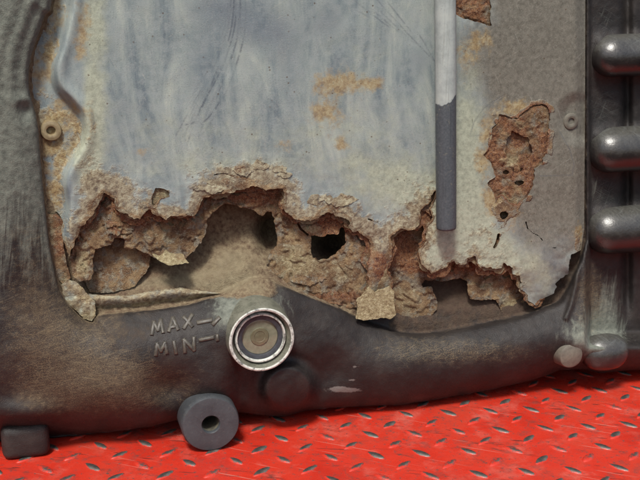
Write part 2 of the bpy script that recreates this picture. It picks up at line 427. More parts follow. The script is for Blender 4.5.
def sheet(name, field, height, box, step, thick, mat, masks=None, parent=None):
    """a sheet with a ragged outline: field(u,v) > 0 is metal, height(u,v,s) its mm in front of the
    cover plane, thick its thickness in mm; front, back and rim are real faces"""
    u0, v0, u1, v1 = box
    us = np.arange(u0, u1 + step, step); vsx = np.arange(v0, v1 + step, step)
    U, V = np.meshgrid(us, vsx); F = field(U, V)
    nr, nc = U.shape
    ins = F > 0
    idx = -np.ones(U.shape, np.int64)
    c4 = [ins[:-1, :-1], ins[:-1, 1:], ins[1:, 1:], ins[1:, :-1]]
    cnt = sum(c.astype(int) for c in c4)
    pu, pv = [], []
    idx[ins] = np.arange(ins.sum())
    pu = list(U[ins]); pv = list(V[ins])
    ii, jj = np.nonzero(cnt == 4)
    q = np.stack([idx[ii, jj], idx[ii + 1, jj], idx[ii + 1, jj + 1], idx[ii, jj + 1]], 1)
    faces = q.tolist()
    cross = {}
    def cut(a, b):
        key = (a, b) if a < b else (b, a)
        if key not in cross:
            fa, fb = F[a], F[b]; t = fa / (fa - fb); t = min(max(t, 0.04), 0.96)
            cross[key] = len(pu)
            pu.append(U[a] + t * (U[b] - U[a])); pv.append(V[a] + t * (V[b] - V[a]))
        return cross[key]
    mi, mj = np.nonzero((cnt > 0) & (cnt < 4))
    for i, j in zip(mi.tolist(), mj.tolist()):
        cs = [(i, j), (i + 1, j), (i + 1, j + 1), (i, j + 1)]
        poly = []
        for k in range(4):
            a, b = cs[k], cs[(k + 1) % 4]
            if ins[a]: poly.append(int(idx[a]))
            if ins[a] != ins[b]: poly.append(cut(a, b))
        if len(poly) >= 3: faces.append(poly)
    pu = np.array(pu); pv = np.array(pv)
    sF = field(pu, pv)
    H = height(pu, pv, sF)
    pts = unproj(pu, pv, H)
    n = len(pts)
    back = pts + np.array([0, thick / 1000.0, 0])
    # rim edges: those used by one face only
    used = {}
    for f in faces:
        m = len(f)
        for k in range(m):
            a, b = f[k], f[(k + 1) % m]
            if (b, a) in used: del used[(b, a)]
            else: used[(a, b)] = 1
    rim = list(used.keys())
    rv = sorted({a for e in rim for a in e}); rmap = {a: i for i, a in enumerate(rv)}
    rva = np.array(rv, int); nr_ = len(rv)
    verts = np.concatenate([pts, back, pts[rva], back[rva]])
    allf = faces + [[x + n for x in reversed(f)] for f in faces]
    allf += [[2 * n + rmap[b], 2 * n + rmap[a], 2 * n + nr_ + rmap[a], 2 * n + nr_ + rmap[b]] for a, b in rim]
    me = mesh_from(name, verts, allf, True)
    if masks:
        mk = masks(pu, pv, sF)
        add_attrs(me, {k: np.clip(np.concatenate([w, w, w[rva], w[rva]]), 0, 1.5) for k, w in mk.items()})
    return link(name, me, mat, parent)

def lathe(name, origin, prof, mats, parent=None, seg=48, axis='-y', idxs=None, wob=0.0, seed=1, sx=1.0, cap=True):
    """prof: list of (radius m, offset m along the axis)"""
    rnd = random.Random(seed)
    ph = [rnd.uniform(0, 6.28) for _ in range(6)]
    verts, faces, mi = [], [], []
    for i, (r, h) in enumerate(prof):
        for k in range(seg):
            a = 2 * math.pi * k / seg
            rr = r * (1 + wob * (math.sin(2 * a + ph[0]) + 0.6 * math.sin(3 * a + ph[1]) + 0.4 * math.sin(7 * a + ph[2] + i)))
            if axis == '-y': p = (rr * math.cos(a) * sx, -h, rr * math.sin(a))
            else: p = (h, rr * math.cos(a) * sx, rr * math.sin(a))
            verts.append((origin[0] + p[0], origin[1] + p[1], origin[2] + p[2]))
    for i in range(len(prof) - 1):
        for k in range(seg):
            a, b = i * seg + k, i * seg + (k + 1) % seg
            faces.append([a, b, b + seg, a + seg]); mi.append(idxs[i] if idxs else 0)
    if cap and prof[-1][0] > 1e-6:
        faces.append([(len(prof) - 1) * seg + k for k in range(seg)]); mi.append(idxs[-1] if idxs else 0)
    me = mesh_from(name, verts, faces, True, mi)
    import bmesh
    bm = bmesh.new(); bm.from_mesh(me)
    bmesh.ops.remove_doubles(bm, verts=bm.verts, dist=1e-6)
    bmesh.ops.recalc_face_normals(bm, faces=bm.faces)
    bm.to_mesh(me); bm.free()
    me.set_sharp_from_angle(angle=R(38))
    return link(name, me, mats, parent)

def px2m(u, v, h, r):
    a = unproj(float(u), float(v) - r, h); b = unproj(float(u), float(v) + r, h)
    c = unproj(float(u) - r, float(v), h); d = unproj(float(u) + r, float(v), h)
    return 0.25 * float(abs(a[2] - b[2]) + abs(d[0] - c[0]))

# ------------------------------------------------------------------ floor
fl_me = mesh_from('floor', [(-0.90, -0.23, 0), (1.05, -0.23, 0), (1.05, 0.80, 0), (-0.90, 0.80, 0)], [[0, 1, 2, 3]], False)
floor = link('floor', fl_me, 'floor'); floor['kind'] = 'structure'

def tread_mesh(L=0.0172, W=0.0060, H=0.0012, n=14):
    verts, top, faces = [], [], []
    rings = [(1.0, 0.0, 0.0), (0.86, 0.62, 0.25), (0.62, 0.95, 0.8), (0.3, 1.0, 1.0)]
    for (s, z, t) in rings:
        for k in range(n):
            a = 2 * math.pi * k / n
            x = math.cos(a); y = math.sin(a) * (1 - 0.35 * x * x)
            verts.append((x * L / 2 * (s if s < 1 else 1.0), y * W / 2 * s, z * H - 0.0001)); top.append(t)
    for i in range(len(rings) - 1):
        for k in range(n):
            a, b = i * n + k, i * n + (k + 1) % n
            faces.append([a, b, b + n, a + n])
    faces.append([(len(rings) - 1) * n + k for k in range(n)])
    return verts, faces, top

tv, tf, tt = tread_mesh()
t_me = mesh_from('tread_bar', tv, tf, True); add_attrs(t_me, {'m_top': tt}); t_me.materials.append(MT['tread'])
PITCH_T, ROT_T = 0.0335, R(-11)
cells = []
c0 = unproj(330.0, 440.0, 60.0)
for i in range(-34, 35):
    for j in range(-26, 30):
        for kind in (0, 1):
            gx = (i + 0.5 * kind) * PITCH_T; gy = (j + 0.5 * kind) * PITCH_T
            x = c0[0] + gx * math.cos(ROT_T) - gy * math.sin(ROT_T); y = c0[1] + gx * math.sin(ROT_T) + gy * math.cos(ROT_T)
            dv = np.array([x, y, 0.0]) - CAM; dep = dv @ DIRV
            if dep < 0.05 or not (-0.89 < x < 1.04 and -0.22 < y < 0.79): continue
            pu_ = 320 + FPX * (dv @ RIGHT) / dep; pv_ = 240 - FPX * (dv @ UPV) / dep
            vis = -30 < pu_ < 670 and 355 < pv_ < 500
            cells.append((0 if vis else 1, dep, x, y, ROT_T + (R(45) if kind else R(-45)), kind))
cells.sort()
nvis = sum(1 for c in cells if c[0] == 0)
rv_, rf_, rt_ = [], [], []
for q, (hid, dep, x, y, rot, kind) in enumerate(cells):
    x += random.uniform(-.0006, .0006); y += random.uniform(-.0006, .0006); rot += random.uniform(-.03, .03)
    if q < min(nvis, 300):
        o = bpy.data.objects.new('tread_bar', t_me); COL.objects.link(o)
        o.location = (x, y, 0); o.rotation_euler = (0, 0, rot); o.parent = floor
        s = random.uniform(0.92, 1.08); o.scale = (s, random.uniform(0.9, 1.15), 1)
    else:
        b0 = len(rv_); c, s = math.cos(rot), math.sin(rot)
        rv_ += [(x + c * p[0] - s * p[1], y + s * p[0] + c * p[1], p[2]) for p in tv]
        rf_ += [[b0 + w for w in f] for f in tf]; rt_ += tt
me = mesh_from('tread_bars', rv_, rf_, True); add_attrs(me, {'m_top': rt_})
far = link('tread_bars', me, 'tread', floor); far['kind'] = 'stuff'

# ------------------------------------------------------------------ the housing
housing = bpy.data.objects.new('gearbox_housing', None); COL.objects.link(housing)
housing.empty_display_size = 0.05
housing['label'] = 'dark cast metal housing with round oil sight glass and rusted-through grey cover sheet'
housing['category'] = 'machine housing'

LEFT_B = [(60, -95), (52, 0), (45, 15), (40, 30), (33, 50), (29, 70), (29, 88), (33, 105), (38, 125), (40, 150),
          (42, 175), (45, 205), (49, 240), (55, 270), (60, 290), (70, 307), (82, 319), (93, 323)]
def spline(pts, n=5, closed=False):
    out = []
    for i in range(len(pts) - 1):
        p0 = np.array(pts[max(i - 1, 0)], float); p1 = np.array(pts[i], float); p2 = np.array(pts[i + 1], float); p3 = np.array(pts[min(i + 2, len(pts) - 1)], float)
        for k in range(n):
            t = k / n
            q = 0.5 * (2 * p1 + (p2 - p0) * t + (2 * p0 - 5 * p1 + 4 * p2 - p3) * t * t + (3 * p1 - p0 - 3 * p2 + p3) * t ** 3)
            out.append((float(q[0]), float(q[1])))
    return out + [tuple(pts[-1])]
OPEN = LEFT_B + [(98, 316), (130, 312), (151, 310), (186, 305), (205, 299), (222, 294), (245, 282), (265, 278),
        (280, 284), (293, 290), (306, 295), (321, 301), (340, 309), (365, 322), (400, 333), (430, 334), (460, 329),
        (497, 321.5), (525, 315), (546, 307), (561, 300), (572, 280), (580, 262), (587, 240), (587, -95)]
OPEN = spline(OPEN[:-1], 3) + [OPEN[-1]]
SIL_U = [-95, 0, 52, 110, 150, 185, 240, 262, 285, 305, 330, 400, 440, 500, 540, 560, 585, 600, 625, 660, 740]
SIL_V = [442, 441, 438, 432, 427, 418, 412, 415, 417, 411, 408, 405, 399, 388, 378, 370, 369, 373, 371, 369, 366]

def sil(u): return np.interp(u, SIL_U, SIL_V)

def cast_field(u, v):
    s = np.minimum(np.minimum(u + 90, 730 - u), v + 85)
    return np.minimum(s, sil(u) - v + 0.5 * fbm(u, v, 9, 2, 71))

def cast_h(u, v, s=None):
    sdo = poly_sd(u, v, OPEN)
    d = np.maximum(-sdo, 0); di = np.maximum(sdo, 0)
    wb = sstep(285, 345, v)
    amp = 9 + 15 * wb * (1 - 0.45 * sstep(120, 20, u))
    sc = 13 + 10 * wb
    h = 2 - 7 * sstep(225, 260, u) * sstep(420, 360, u) * wb - 6 * gauss(u, v, [(235, 286, 34, 16, 1.0)]) + amp * (1 - np.exp(-d / sc))
    h = h + 4 * sstep(60, 0, u) * (1 - wb)
    # ribbed face on the right
    web = sstep(584, 592, u)
    h = h * (1 - web * (1 - 0.9 * sstep(330, 350, v))) + web * (-9) * (1 - sstep(330, 350, v))
    h = h - web * 7 * np.exp(-((u - 627) / 5.0) ** 2) * (1 - sstep(290, 330, v))
    for vc in (56, 150, 230.5):
        h = h + 8 * np.exp(-((v - vc) / 21.0) ** 4) * sstep(586, 604, u)
    # corner lump and thin upright bead
    h = h + gauss(u, v, [(604, 351, 22, 15, 4), (575, 345, 14, 12, 4)])
    bead = seg_dist(u, v, [(578, 262), (576, 285), (571, 305), (566, 318)], False)
    h = h + 3.5 * np.exp(-(bead / 2.6) ** 2)
    # swellings round the sight glass, the drain boss and the blind boss
    h = h + gauss(u, v, [(246, 322, 30, 28, 9), (206, 398, 26, 22, 3)])
    rb = np.hypot((u - 288), (v - 388) * 1.05)
    h = h + 9 * sstep(29, 20, rb) - 3 * np.exp(-((rb - 33) / 6) ** 2)
    h = h - gauss(u, v, [(172, 388, 26, 18, 13), (332, 372, 22, 20, 9), (240, 385, 12, 22, 7), (212, 415, 36, 22, 8)])
    h = h + gauss(u, v, [(95, 395, 60, 22, 5), (24, 416, 42, 15, 15), (25, 112, 7, 9, -3), (22, 100, 9, 5, 1.5)])
    # roll under towards the floor
    e = np.clip(sil(u) - v, 0, None)
    rr = np.interp(u, [-90, 70, 130, 200, 300, 420, 560, 600, 730], [100, 96, 66, 44, 40, 58, 46, 34, 34])
    q = np.clip(1 - e / rr, 0, 0.995)
    h = h - np.interp(u, [-90, 60, 130, 190, 300, 420, 560, 730], [62, 58, 34, 26, 26, 30, 34, 30]) * (1 - np.sqrt(1 - q * q))
    # the opening
    cav = -7 - 19 * sstep(0, 60, di) + gauss(u, v, [(332, 244, 15, 14, -34), (270, 232, 11, 20, -24), (140, 236, 60, 10, -6)])
    cav = cav + 1.6 * fbm(u, v, 16, 4, 5)
    cav = np.where(u > 360, cav - 3, cav)
    h = h + 0.9 * np.sin(d * 0.42) * np.exp(-d / 30) * sstep(110, 60, u) * sstep(170, 60, v)
    h = h - 2.2 * np.exp(-(sdo / 2.2) ** 2) * sstep(370, 410, u) * sstep(582, 560, u)
    k = sstep(-2, 3, sdo)
    h = h * (1 - k) + cav * k
    h = h + 0.7 * fbm(u, v, 26, 4, 11) + 0.22 * fbm(u, v, 5, 2, 15)
    # never through the floor
    return np.maximum(h, -(floor_y(u, v) * 1000) + 4)

def cast_masks(u, v, s):
    sdo = poly_sd(u, v, OPEN)
    inside = sstep(-3, 3, sdo)
    leftc = inside * sstep(380, 330, u)
    rim = np.exp(-(np.maximum(-sdo, 0) / 7) ** 2)
    film = sstep(85, 30, u) * (0.6 * sstep(390, 190, v) + 0.7 * sstep(230, 110, v)) + gauss(u, v, [(15, 40, 60, 70, 0.3), (246, 308, 38, 26, 1.1), (595, 338, 34, 26, 0.95), (600, 190, 14, 18, .3), (606, 300, 18, 30, .55)])
    film = film + 0.7 * np.exp(-(np.maximum(-sdo, 0) / 7) ** 2) * sstep(120, 80, u) * sstep(330, 250, v)
    film = film * (1 - inside)
    dirt = gauss(u, v, [(70, 340, 60, 60, 0.45), (120, 385, 80, 28, 0.7), (60, 400, 70, 16, 0.5), (30, 300, 30, 60, 0.45),
                        (480, 355, 60, 8, 0.35), (590, 290, 14, 40, 0.6), (150, 330, 60, 14, .4)])
    dirt = dirt + 0.25 * rim * sstep(260, 220, u) + inside * sstep(380, 420, u) * 0.12
    scr = gauss(u, v, [(60, 345, 70, 60, 0.9), (120, 385, 80, 28, 1.0), (470, 352, 80, 14, 0.75), (590, 300, 20, 45, 0.8), (30, 250, 40, 60, 0.5), (400, 350, 60, 30, .3)])
    wht = gauss(u, v, [(606, 18, 20, 22, 0.8), (603, 106, 18, 26, 0.8), (603, 192, 18, 20, 0.85), (598, 345, 30, 20, 0.9), (612, 310, 12, 30, .7), (20, 60, 30, 60, .25)])
    chip = gauss(u, v, [(345, 390, 17, 3.0, 0.75), (352, 380, 6, 1.8, 0.6), (355, 367, 5, 1.5, .5), (338, 388, 10, 2, .4)])
    rust = leftc * 1.1 + gauss(u, v, [(262, 294, 16, 8, 0.5), (300, 301, 22, 5, 0.3)]) * (1 - inside)
    rust = rust + inside * sstep(380, 420, u) * gauss(u, v, [(450, 292, 40, 10, .5), (520, 300, 30, 12, .3)])
    near = gauss(u, v, [(232, 288, 30, 12, 1.1), (262, 286, 16, 8, 0.7)])
    rust = rust + near * (1 - inside)
    red = leftc * (0.35 + gauss(u, v, [(120, 262, 40, 24, 0.35)]))
    tan = 0.5 * near + leftc * gauss(u, v, [(235, 262, 40, 22, 0.75), (180, 280, 60, 10, 0.6), (120, 288, 40, 8, .4)])
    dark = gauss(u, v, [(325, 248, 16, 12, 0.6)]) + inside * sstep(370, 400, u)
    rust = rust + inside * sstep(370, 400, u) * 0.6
    return dict(m_film=film, m_dirt=dirt, m_scr=scr, m_wht=wht, m_chip=chip, m_rust=rust, m_red=red, m_tan=tan, m_dark=dark)

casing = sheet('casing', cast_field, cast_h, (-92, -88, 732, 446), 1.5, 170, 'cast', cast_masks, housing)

# ---- cover sheet ---------------------------------------------------
RAG = [(62, 217), (61, 235), (65, 248), (69, 256), (74, 245), (78, 236), (82, 225), (92, 217), (98, 206), (104, 193),
       (114, 199), (115, 208), (125, 214), (131, 217), (139, 218.5), (146, 213), (150, 210), (153, 214), (166, 220), (171, 215),
       (179, 217), (193, 216), (198, 210), (204, 198), (211, 195), (227, 193), (235, 191), (250, 187), (257, 186.5),
       (266, 190), (275, 188), (283, 189), (284, 194), (283, 207), (286, 212), (292, 216), (297, 220), (311, 220),
       (316, 219), (320, 216), (329, 211), (335, 216), (342, 218), (348, 219), (349, 226), (354, 232), (358, 230),
       (362, 236), (369, 239), (371, 244), (371, 254), (368, 260), (368, 271), (368, 286), (366, 292), (378, 296), (388, 290), (389, 278),
       (388, 269), (391, 261), (392, 248), (391, 237), (396, 232), (403, 228), (407, 230), (415, 229), (419, 225),
       (420, 219), (420, 211), (424, 208), (431, 200), (434, 192), (435.5, 191), (434, 201), (429, 209), (433, 217), (432, 220),
       (427, 224), (426, 233), (427, 241), (420, 248), (419, 256), (422, 265), (432, 273.5), (446, 267), (449, 262),
       (454, 261), (460, 265), (466, 264), (468, 259), (475, 256), (476.5, 264), (480, 268), (490, 268), (502, 269),
       (504, 263), (512, 268), (514, 274), (520, 275), (521, 281), (522, 289), (528, 294), (529, 300), (537, 305),
       (541, 300), (548, 296), (554, 293), (556, 287), (555, 284), (565, 276), (569, 273), (568, 264), (571, 255), (581, 250)]
COVER = [(58, -88)] + [(p[0] + 1.5, p[1]) for p in LEFT_B[1:12]] + [(46.5, 213), (50, 213), (56, 212)] + RAG + \
        [(584, 230), (585, 100), (585.5, -88)]
PIT = [(155, 187), (162, 189), (169, 190), (169, 197), (161, 198), (154, 206), (151.5, 204), (153, 194)]
PATCH = [(499, 114), (516, 118), (524, 112), (533, 105), (542, 104), (550, 109), (549, 132), (546, 149), (543, 164),
         (534, 169), (535, 177), (531, 191), (525, 200), (517, 205), (508, 201), (503, 194), (497, 197), (492, 190), (488, 183), (496, 176),
         (491, 164), (483.5, 155), (490, 149), (491, 138), (492, 128), (497, 123)]
PATCH2 = [(446, -60), (446, 10), (456, 15), (463, 18), (478, 22), (489, 26), (492, 26), (490, 20), (491, 2), (488, -30), (470, -64)]
CRACKS = [([(526, 222), (528, 229), (533, 233), (539, 236), (543, 241)], 0.55), ([(549, 247), (556, 248)], 0.35),
          ([(498.5, 235), (497.5, 241), (494.5, 247)], 1.3), ([(368, 219), (378, 222)], 0.35),
          ([(214, 175), (224, 173), (238, 177), (248, 179)], 0.3), ([(472, 118), (473, 129), (477, 134)], 0.2)]
RIDGE = [(72, -95), (68, -5), (64, 20), (58, 45), (52, 64), (52, 80), (58, 93), (70, 105), (79, 118), (80, 140),
         (70, 158), (63, 172), (61, 185), (64, 200), (64, 217), (62, 235), (66, 262)]
PANEL = spline(RIDGE + [(64, 290), (60, 340)], 4) + [(660, 340), (660, -95)]

def rag(u, v, k=1.0, seed=3):
    return k * (1.7 * fbm(u, v, 7, 3, seed) + 1.1 * fbm(u, v, 2.8, 2, seed + 9))

def cover_field(u, v):
    s = poly_sd(u, v, COVER)
    low = sstep(150, 180, v)
    s = s + rag(u, v, 0.9) * low * sstep(578, 570, u)
    s = np.minimum(s, -poly_sd(u, v, PIT) + rag(u, v, 0.6, 8))
    s = np.minimum(s, -poly_sd(u, v, PATCH) + rag(u, v, 0.9, 21))
    s = np.minimum(s, -poly_sd(u, v, PATCH2) + rag(u, v, 0.8, 25))
    s = np.minimum(s, np.hypot(u - 504, v - 215) - 4.2 + rag(u, v, 0.7, 31))
    for pts, w in CRACKS:
        s = np.minimum(s, seg_dist(u, v, pts, False) - w + 0.5 * fbm(u, v, 5, 2, 44))
    return s

def terrace(x, n, w=0.25):
    y = x * n; f = np.floor(y); return (f + sstep(1 - w, 1.0, y - f)) / n

def ragdist(u, v):
    return seg_dist(u, v, RAG[2:-1], False)

def cover_h(u, v, s):
    pd = poly_sd(u, v, PANEL)
    h = -7 + 8.5 * sstep(-3, 8, pd)
    h = h + 1.6 * np.exp(-((pd - 9) / 6) ** 2)
    # gently dished panel, pressed fold and dimple by the screw on the right
    h = h + 0.9 * fbm(u, v, 120, 2, 40) + 0.3 * fbm(u, v, 30, 3, 42)
    h = h - 5.5 * sstep(574, 586, u) - 3.0 * sstep(24, 12, np.hypot(u - 578, (v - 119) * 0.8))
    # lips that curl in and out along the rot
    rd = ragdist(u, v)
    h = h + (2.6 * fbm(u, v, 22, 3, 50) - 0.8) * np.exp(-rd / 9) + 0.5 * fbm(u, v, 6, 3, 52) * np.exp(-rd / 22)
    pdm = np.minimum(np.abs(poly_sd(u, v, PATCH)), np.abs(poly_sd(u, v, PATCH2)))
    h = h + 0.7 * fbm(u, v, 9, 3, 54) * np.exp(-pdm / 7)
    # scabby swelling above the left and middle edges
    h = h + 0.9 * np.exp(-rd / 16) * sstep(110, 140, u) * sstep(350, 300, u)
    h = h + 1.5 * terrace(fbm(u, v, 26, 4, 56, 0.6), 5, 0.2) * np.exp(-(rd / 20) ** 2) * sstep(430, 400, u)
    # the tongue in the middle is twisted and pushed in
    t = sstep(236, 262, v) * sstep(360, 372, u) * sstep(396, 388, u)
    h = h + t * (-3 + 3.0 * np.sin((u - 368) / 24 * 3.1 + (v - 250) * 0.05))
    # right lip hangs inwards
    h = h - 3.0 * sstep(255, 305, v) * sstep(500, 530, u)
    return h

def cover_masks(u, v, s):
    pd = poly_sd(u, v, PANEL)
    rd = ragdist(u, v)
    flange = sstep(6, -4, pd)
    big = fbm(u, v, 60, 4, 60)
    blue = gauss(u, v, [(205, 70, 26, 55, 0.55), (262, 30, 40, 25, 0.6), (95, 52, 13, 20, 0.7), (225, 5, 40, 20, 0.5), (330, 20, 22, 26, 0.5),
                        (420, 60, 18, 26, 0.5), (290, 75, 24, 40, 0.45), (115, 140, 20, 30, 0.3), (69, 190, 4, 22, 0.7), (64, 40, 4, 20, .5), (470, 40, 14, 18, .5), (410, 150, 14, 40, .35)])
    brown = sstep(432, 520, u + 16 * big) * (1 - 0.75 * sstep(180, 240, v) * sstep(530, 500, u)) * 1.0
    brown = brown * (1 - 0.45 * sstep(200, 260, v))
    cream = gauss(u, v, [(95, 20, 14, 50, 0.7), (92, 110, 10, 40, 0.8), (85, 165, 14, 26, 0.8), (400, 190, 60, 30, 0.45), (360, 60, 70, 60, 0.3),
                         (455, 235, 40, 40, 1.4), (480, 255, 40, 18, 1.0), (466, 140, 22, 80, 0.8), (300, 130, 120, 26, 0.35), (535, 275, 26, 26, 0.55), (160, 130, 60, 30, .25), (230, 166, 130, 16, 0.4), (380, 176, 50, 34, 0.3), (100, 100, 16, 90, .3)])
    film = (0.85 * np.exp(-(rd / 15) ** 1.5) + 0.3 * np.exp(-rd / 32) * (1 + 1.6 * big)) * (1 - 0.55 * sstep(405, 440, u))
    film = film + gauss(u, v, [(490, 225, 26, 26, 0.35), (220, 172, 60, 14, 0.3), (110, 185, 30, 14, .4), (90, 150, 9, 40, .4)]) + flange * (0.4 + 0.5 * fbm(u, v, 24, 3, 63))
    film = film * (1 - 0.5 * sstep(515, 540, u))
    orange = gauss(u, v, [(340, 82, 25, 13, 1.05), (326, 112, 18, 19, 0.85), (374, 85, 15, 8, 0.8), (342, 145, 9, 8, 0.9), (83, 22, 11, 24, 0.8),
                          (80, 52, 8, 12, 0.7), (72, 108, 16, 12, 0.5), (282, 147, 16, 8, 0.6), (144, 151, 8, 7, 0.5), (478, 42, 16, 16, 0.75),
                          (465, 60, 14, 20, 0.45), (515, 108, 20, 10, 1.0), (487, 128, 9, 14, .9), (482, 160, 9, 18, .9), (490, 200, 10, 14, .8), (510, 215, 18, 18, 0.7), (500, 205, 12, 10, .6), (578, 238, 6, 18, 0.9),
                          (92, 130, 8, 30, .45), (64, 160, 8, 8, .6)]) + flange * (0.6 + 0.9 * fbm(u, v, 18, 3, 62))
    rust = 0.62 * np.exp(-(rd / 5.5) ** 1.4) * sstep(515, 470, u) * (0.7 + 0.5 * sstep(450, 350, u)) + gauss(u, v, [(508, 206, 16, 10, 0.6), (145, 205, 30, 10, .4), (250, 182, 40, 8, .4), (577, 242, 5, 14, .7), (330, 208, 26, 8, .4), (92, 205, 14, 16, .5)])
    line = np.zeros(u.shape)
    for k in range(11):
        off = k * 3.1 + 1.4 * math.sin(k * 2.3)
        arc = [(246 + off * 0.5 - 16, -20 + 4 * (k % 3)), (240 + off * 0.7 - 16, 30), (226 + off * 0.9 - 18, 70), (204 + off - 18, 104 + 5 * (k % 4)), (190 + off - 18, 124 + 11 * (k % 3))]
        dd = seg_dist(u, v, spline(arc, 5), False)
        line = np.maximum(line, np.exp(-(dd / 0.75) ** 2) * (0.35 + 0.65 * (k % 2)) * sstep(-0.5, 0.3, fbm(u, v, 26, 2, 400 + k)))
    for k in range(9):
        off = k * 3.4
        dd = seg_dist(u, v, [(320 + off * 3, -12 + off * 0.3), (370 + off * 2.2, 18 + off * 0.9), (415 + off * 0.9, 40 + off)], False)
        line = np.maximum(line, np.exp(-(dd / 0.7) ** 2) * 0.6 * sstep(-0.2, 0.4, fbm(u, v, 20, 2, 430 + k)))
    line = np.maximum(line, np.exp(-(seg_dist(u, v, [(500, 97), (484, 108), (474, 122), (470, 136), (482, 135)], False) / 0.6) ** 2) * 0.7)
    line = np.maximum(line, np.exp(-(seg_dist(u, v, [(560, 132), (570, 150), (574, 165), (572, 175), (540, 176)], False) / 0.6) ** 2) * 0.6)
    line = np.maximum(line, np.exp(-(seg_dist(u, v, [(92, 113), (94, 122), (93, 128)], False) / 1.3) ** 2) * 0.8)
    pd1 = np.abs(poly_sd(u, v, PATCH)); rust = rust + 1.1 * np.exp(-(pd1 / (5 + 5 * fbm(u, v, 22, 2, 471))) ** 2) * sstep(-0.12, 0.22, fbm(u, v, 15, 3, 470)) + gauss(u, v, [(506, 212, 14, 12, 0.5), (500, 228, 10, 12, .35)])
    rust = rust * 1.0
    red = 0.45 * np.exp(-np.abs(poly_sd(u, v, PATCH)) / 9) + gauss(u, v, [(380, 266, 9, 18, 1.0)]) + 0.45 * np.exp(-np.maximum(s, 0) / 1.6)
    rust = rust + gauss(u, v, [(380, 268, 12, 18, .9)]) + 0.5 * np.exp(-np.maximum(s, 0) / 1.3) * sstep(150, 180, v) * sstep(540, 500, u)
    tan = (0.2 * np.exp(-rd / 14) + 0.2) * sstep(480, 450, u) * (1 - gauss(u, v, [(380, 264, 11, 20, 1.0)]))
    return dict(m_blue=blue, m_brown=brown, m_cream=cream, m_film=film, m_orange=orange, m_rust=rust, m_red=red, m_tan=tan, m_line=line,
                m_dark=np.zeros(u.shape))

cover = sheet('cover_sheet', cover_field, cover_h, (26, -86, 590, 312), 0.9, 0.8, 'sheet', cover_masks, housing)

# ---- second layer of scaly rust behind it ---------------------------
L1A = [(78, 238), (72, 257), (74, 276), (80, 280), (91, 278), (92, 271), (90, 259), (95, 248), (110, 244), (113, 236), (127, 238),
       (125, 248), (137, 247), (141, 249), (152, 255), (165, 260), (180, 260), (186, 256), (196, 247), (203, 238), (206, 226),
       (204, 221), (212, 212), (224, 202), (235, 203), (238, 200), (240, 205), (252, 208), (263, 215), (267, 210), (272, 211),
       (275, 220), (277, 230), (279, 238), (279, 247), (271, 253), (269, 264), (263, 274), (265, 278), (280, 284), (293, 290), (306, 295),
       (321, 300), (332, 302), (347, 306), (358, 307), (376, 300), (376, 160), (66, 160), (64, 215)]
L1B = [(360, 200), (445, 190), (440, 268), (432, 274), (424, 277), (418, 284), (422, 290), (430, 288.5), (434, 299), (435, 308),
       (427, 317.5), (426, 325), (419, 327), (404, 322), (390, 317), (366, 298)]
L1C = [(426, 268), (428, 276), (439, 277), (451, 276), (462, 275), (470, 278), (473, 296), (481, 296), (496, 296), (499, 294),
       (507, 291), (500, 299), (502, 305), (506, 313), (520, 309), (534, 303), (545, 285), (545, 240), (430, 230)]
HOLE2 = [(311, 236), (323, 237), (327.5, 234), (339, 234), (341, 227), (344, 228), (345, 236), (347, 243), (341, 249), (334, 254),
         (327, 259), (319, 259), (313, 257), (311, 249)]

def l1_field(u, v):
    s = np.maximum(np.maximum(poly_sd(u, v, L1A), poly_sd(u, v, L1B) + 1.2), poly_sd(u, v, L1C) + 2.2)
    s = s + 1.3 + rag(u, v, 0.8, 77)
    s = np.minimum(s, -poly_sd(u, v, HOLE2) + rag(u, v, 0.9, 79))
    s = np.minimum(s, seg_dist(u, v, [(297, 222), (301, 229), (308, 235)], False) - 1.1 + 0.5 * fbm(u, v, 5, 2, 45))
    return s

def l1_h(u, v, s):
    t = fbm(u, v, 46, 5, 90, 0.55)
    h = -7.5 + 5.0 * terrace(t + 0.05 * fbm(u, v, 5, 2, 91), 4, 0.06) + 0.9 * t + 0.15 * fbm(u, v, 9, 3, 93) + 0.16 * fbm(u, v, 2.4, 2, 95)
    h = h - 0.5 * np.exp(-(fbm(u, v, 44, 3, 98) / 0.012) ** 2)
    h = h + 4.0 * sstep(215, 300, v) * sstep(250, 300, u) * sstep(380, 350, u)      # comes forward to the casing edge
    h = h - 3.5 * sstep(370, 400, u)
    h = h + 1.8 * fbm(u, v, 16, 2, 97) * np.exp(-np.maximum(s, 0) / 5)
    h = h + 4 * sstep(250, 280, v) * sstep(110, 90, u)
    rl = poly_sd(u, v, COVER)
    return np.where(rl > 0, np.minimum(h, -5.5), h)

def l1_masks(u, v, s):
    big = fbm(u, v, 40, 4, 100)
    red = gauss(u, v, [(115, 210, 16, 16, 0.5), (245, 198, 45, 9, 0.85), (335, 225, 22, 12, 0.95), (372, 250, 26, 26, 0.6), (405, 250, 18, 22, 0.7), (430, 215, 8, 20, .8), (330, 296, 50, 8, 0.75),
                       (440, 268, 40, 10, 0.75), (130, 228, 30, 10, 0.45), (510, 285, 20, 10, .5), (85, 245, 12, 14, .4), (495, 262, 40, 8, .7)]) + 0.3 * big + 0.35 * np.exp(-np.maximum(s, 0) / 1.5)
    tan = gauss(u, v, [(82, 262, 10, 22, 0.7), (296, 262, 30, 26, 0.65), (160, 236, 40, 14, 0.4), (405, 300, 24, 20, 0.6), (485, 285, 26, 9, 0.45), (345, 272, 24, 20, 0.45), (512, 305, 12, 8, .7), (312, 229, 10, 5, .7)])
    return dict(m_red=red, m_tan=tan, m_dark=gauss(u, v, [(430, 282, 20, 6, 0.4)]))

inner = sheet('rust_layer', l1_field, l1_h, (62, 158, 548, 330), 0.9, 0.7, 'rust', l1_masks, housing)
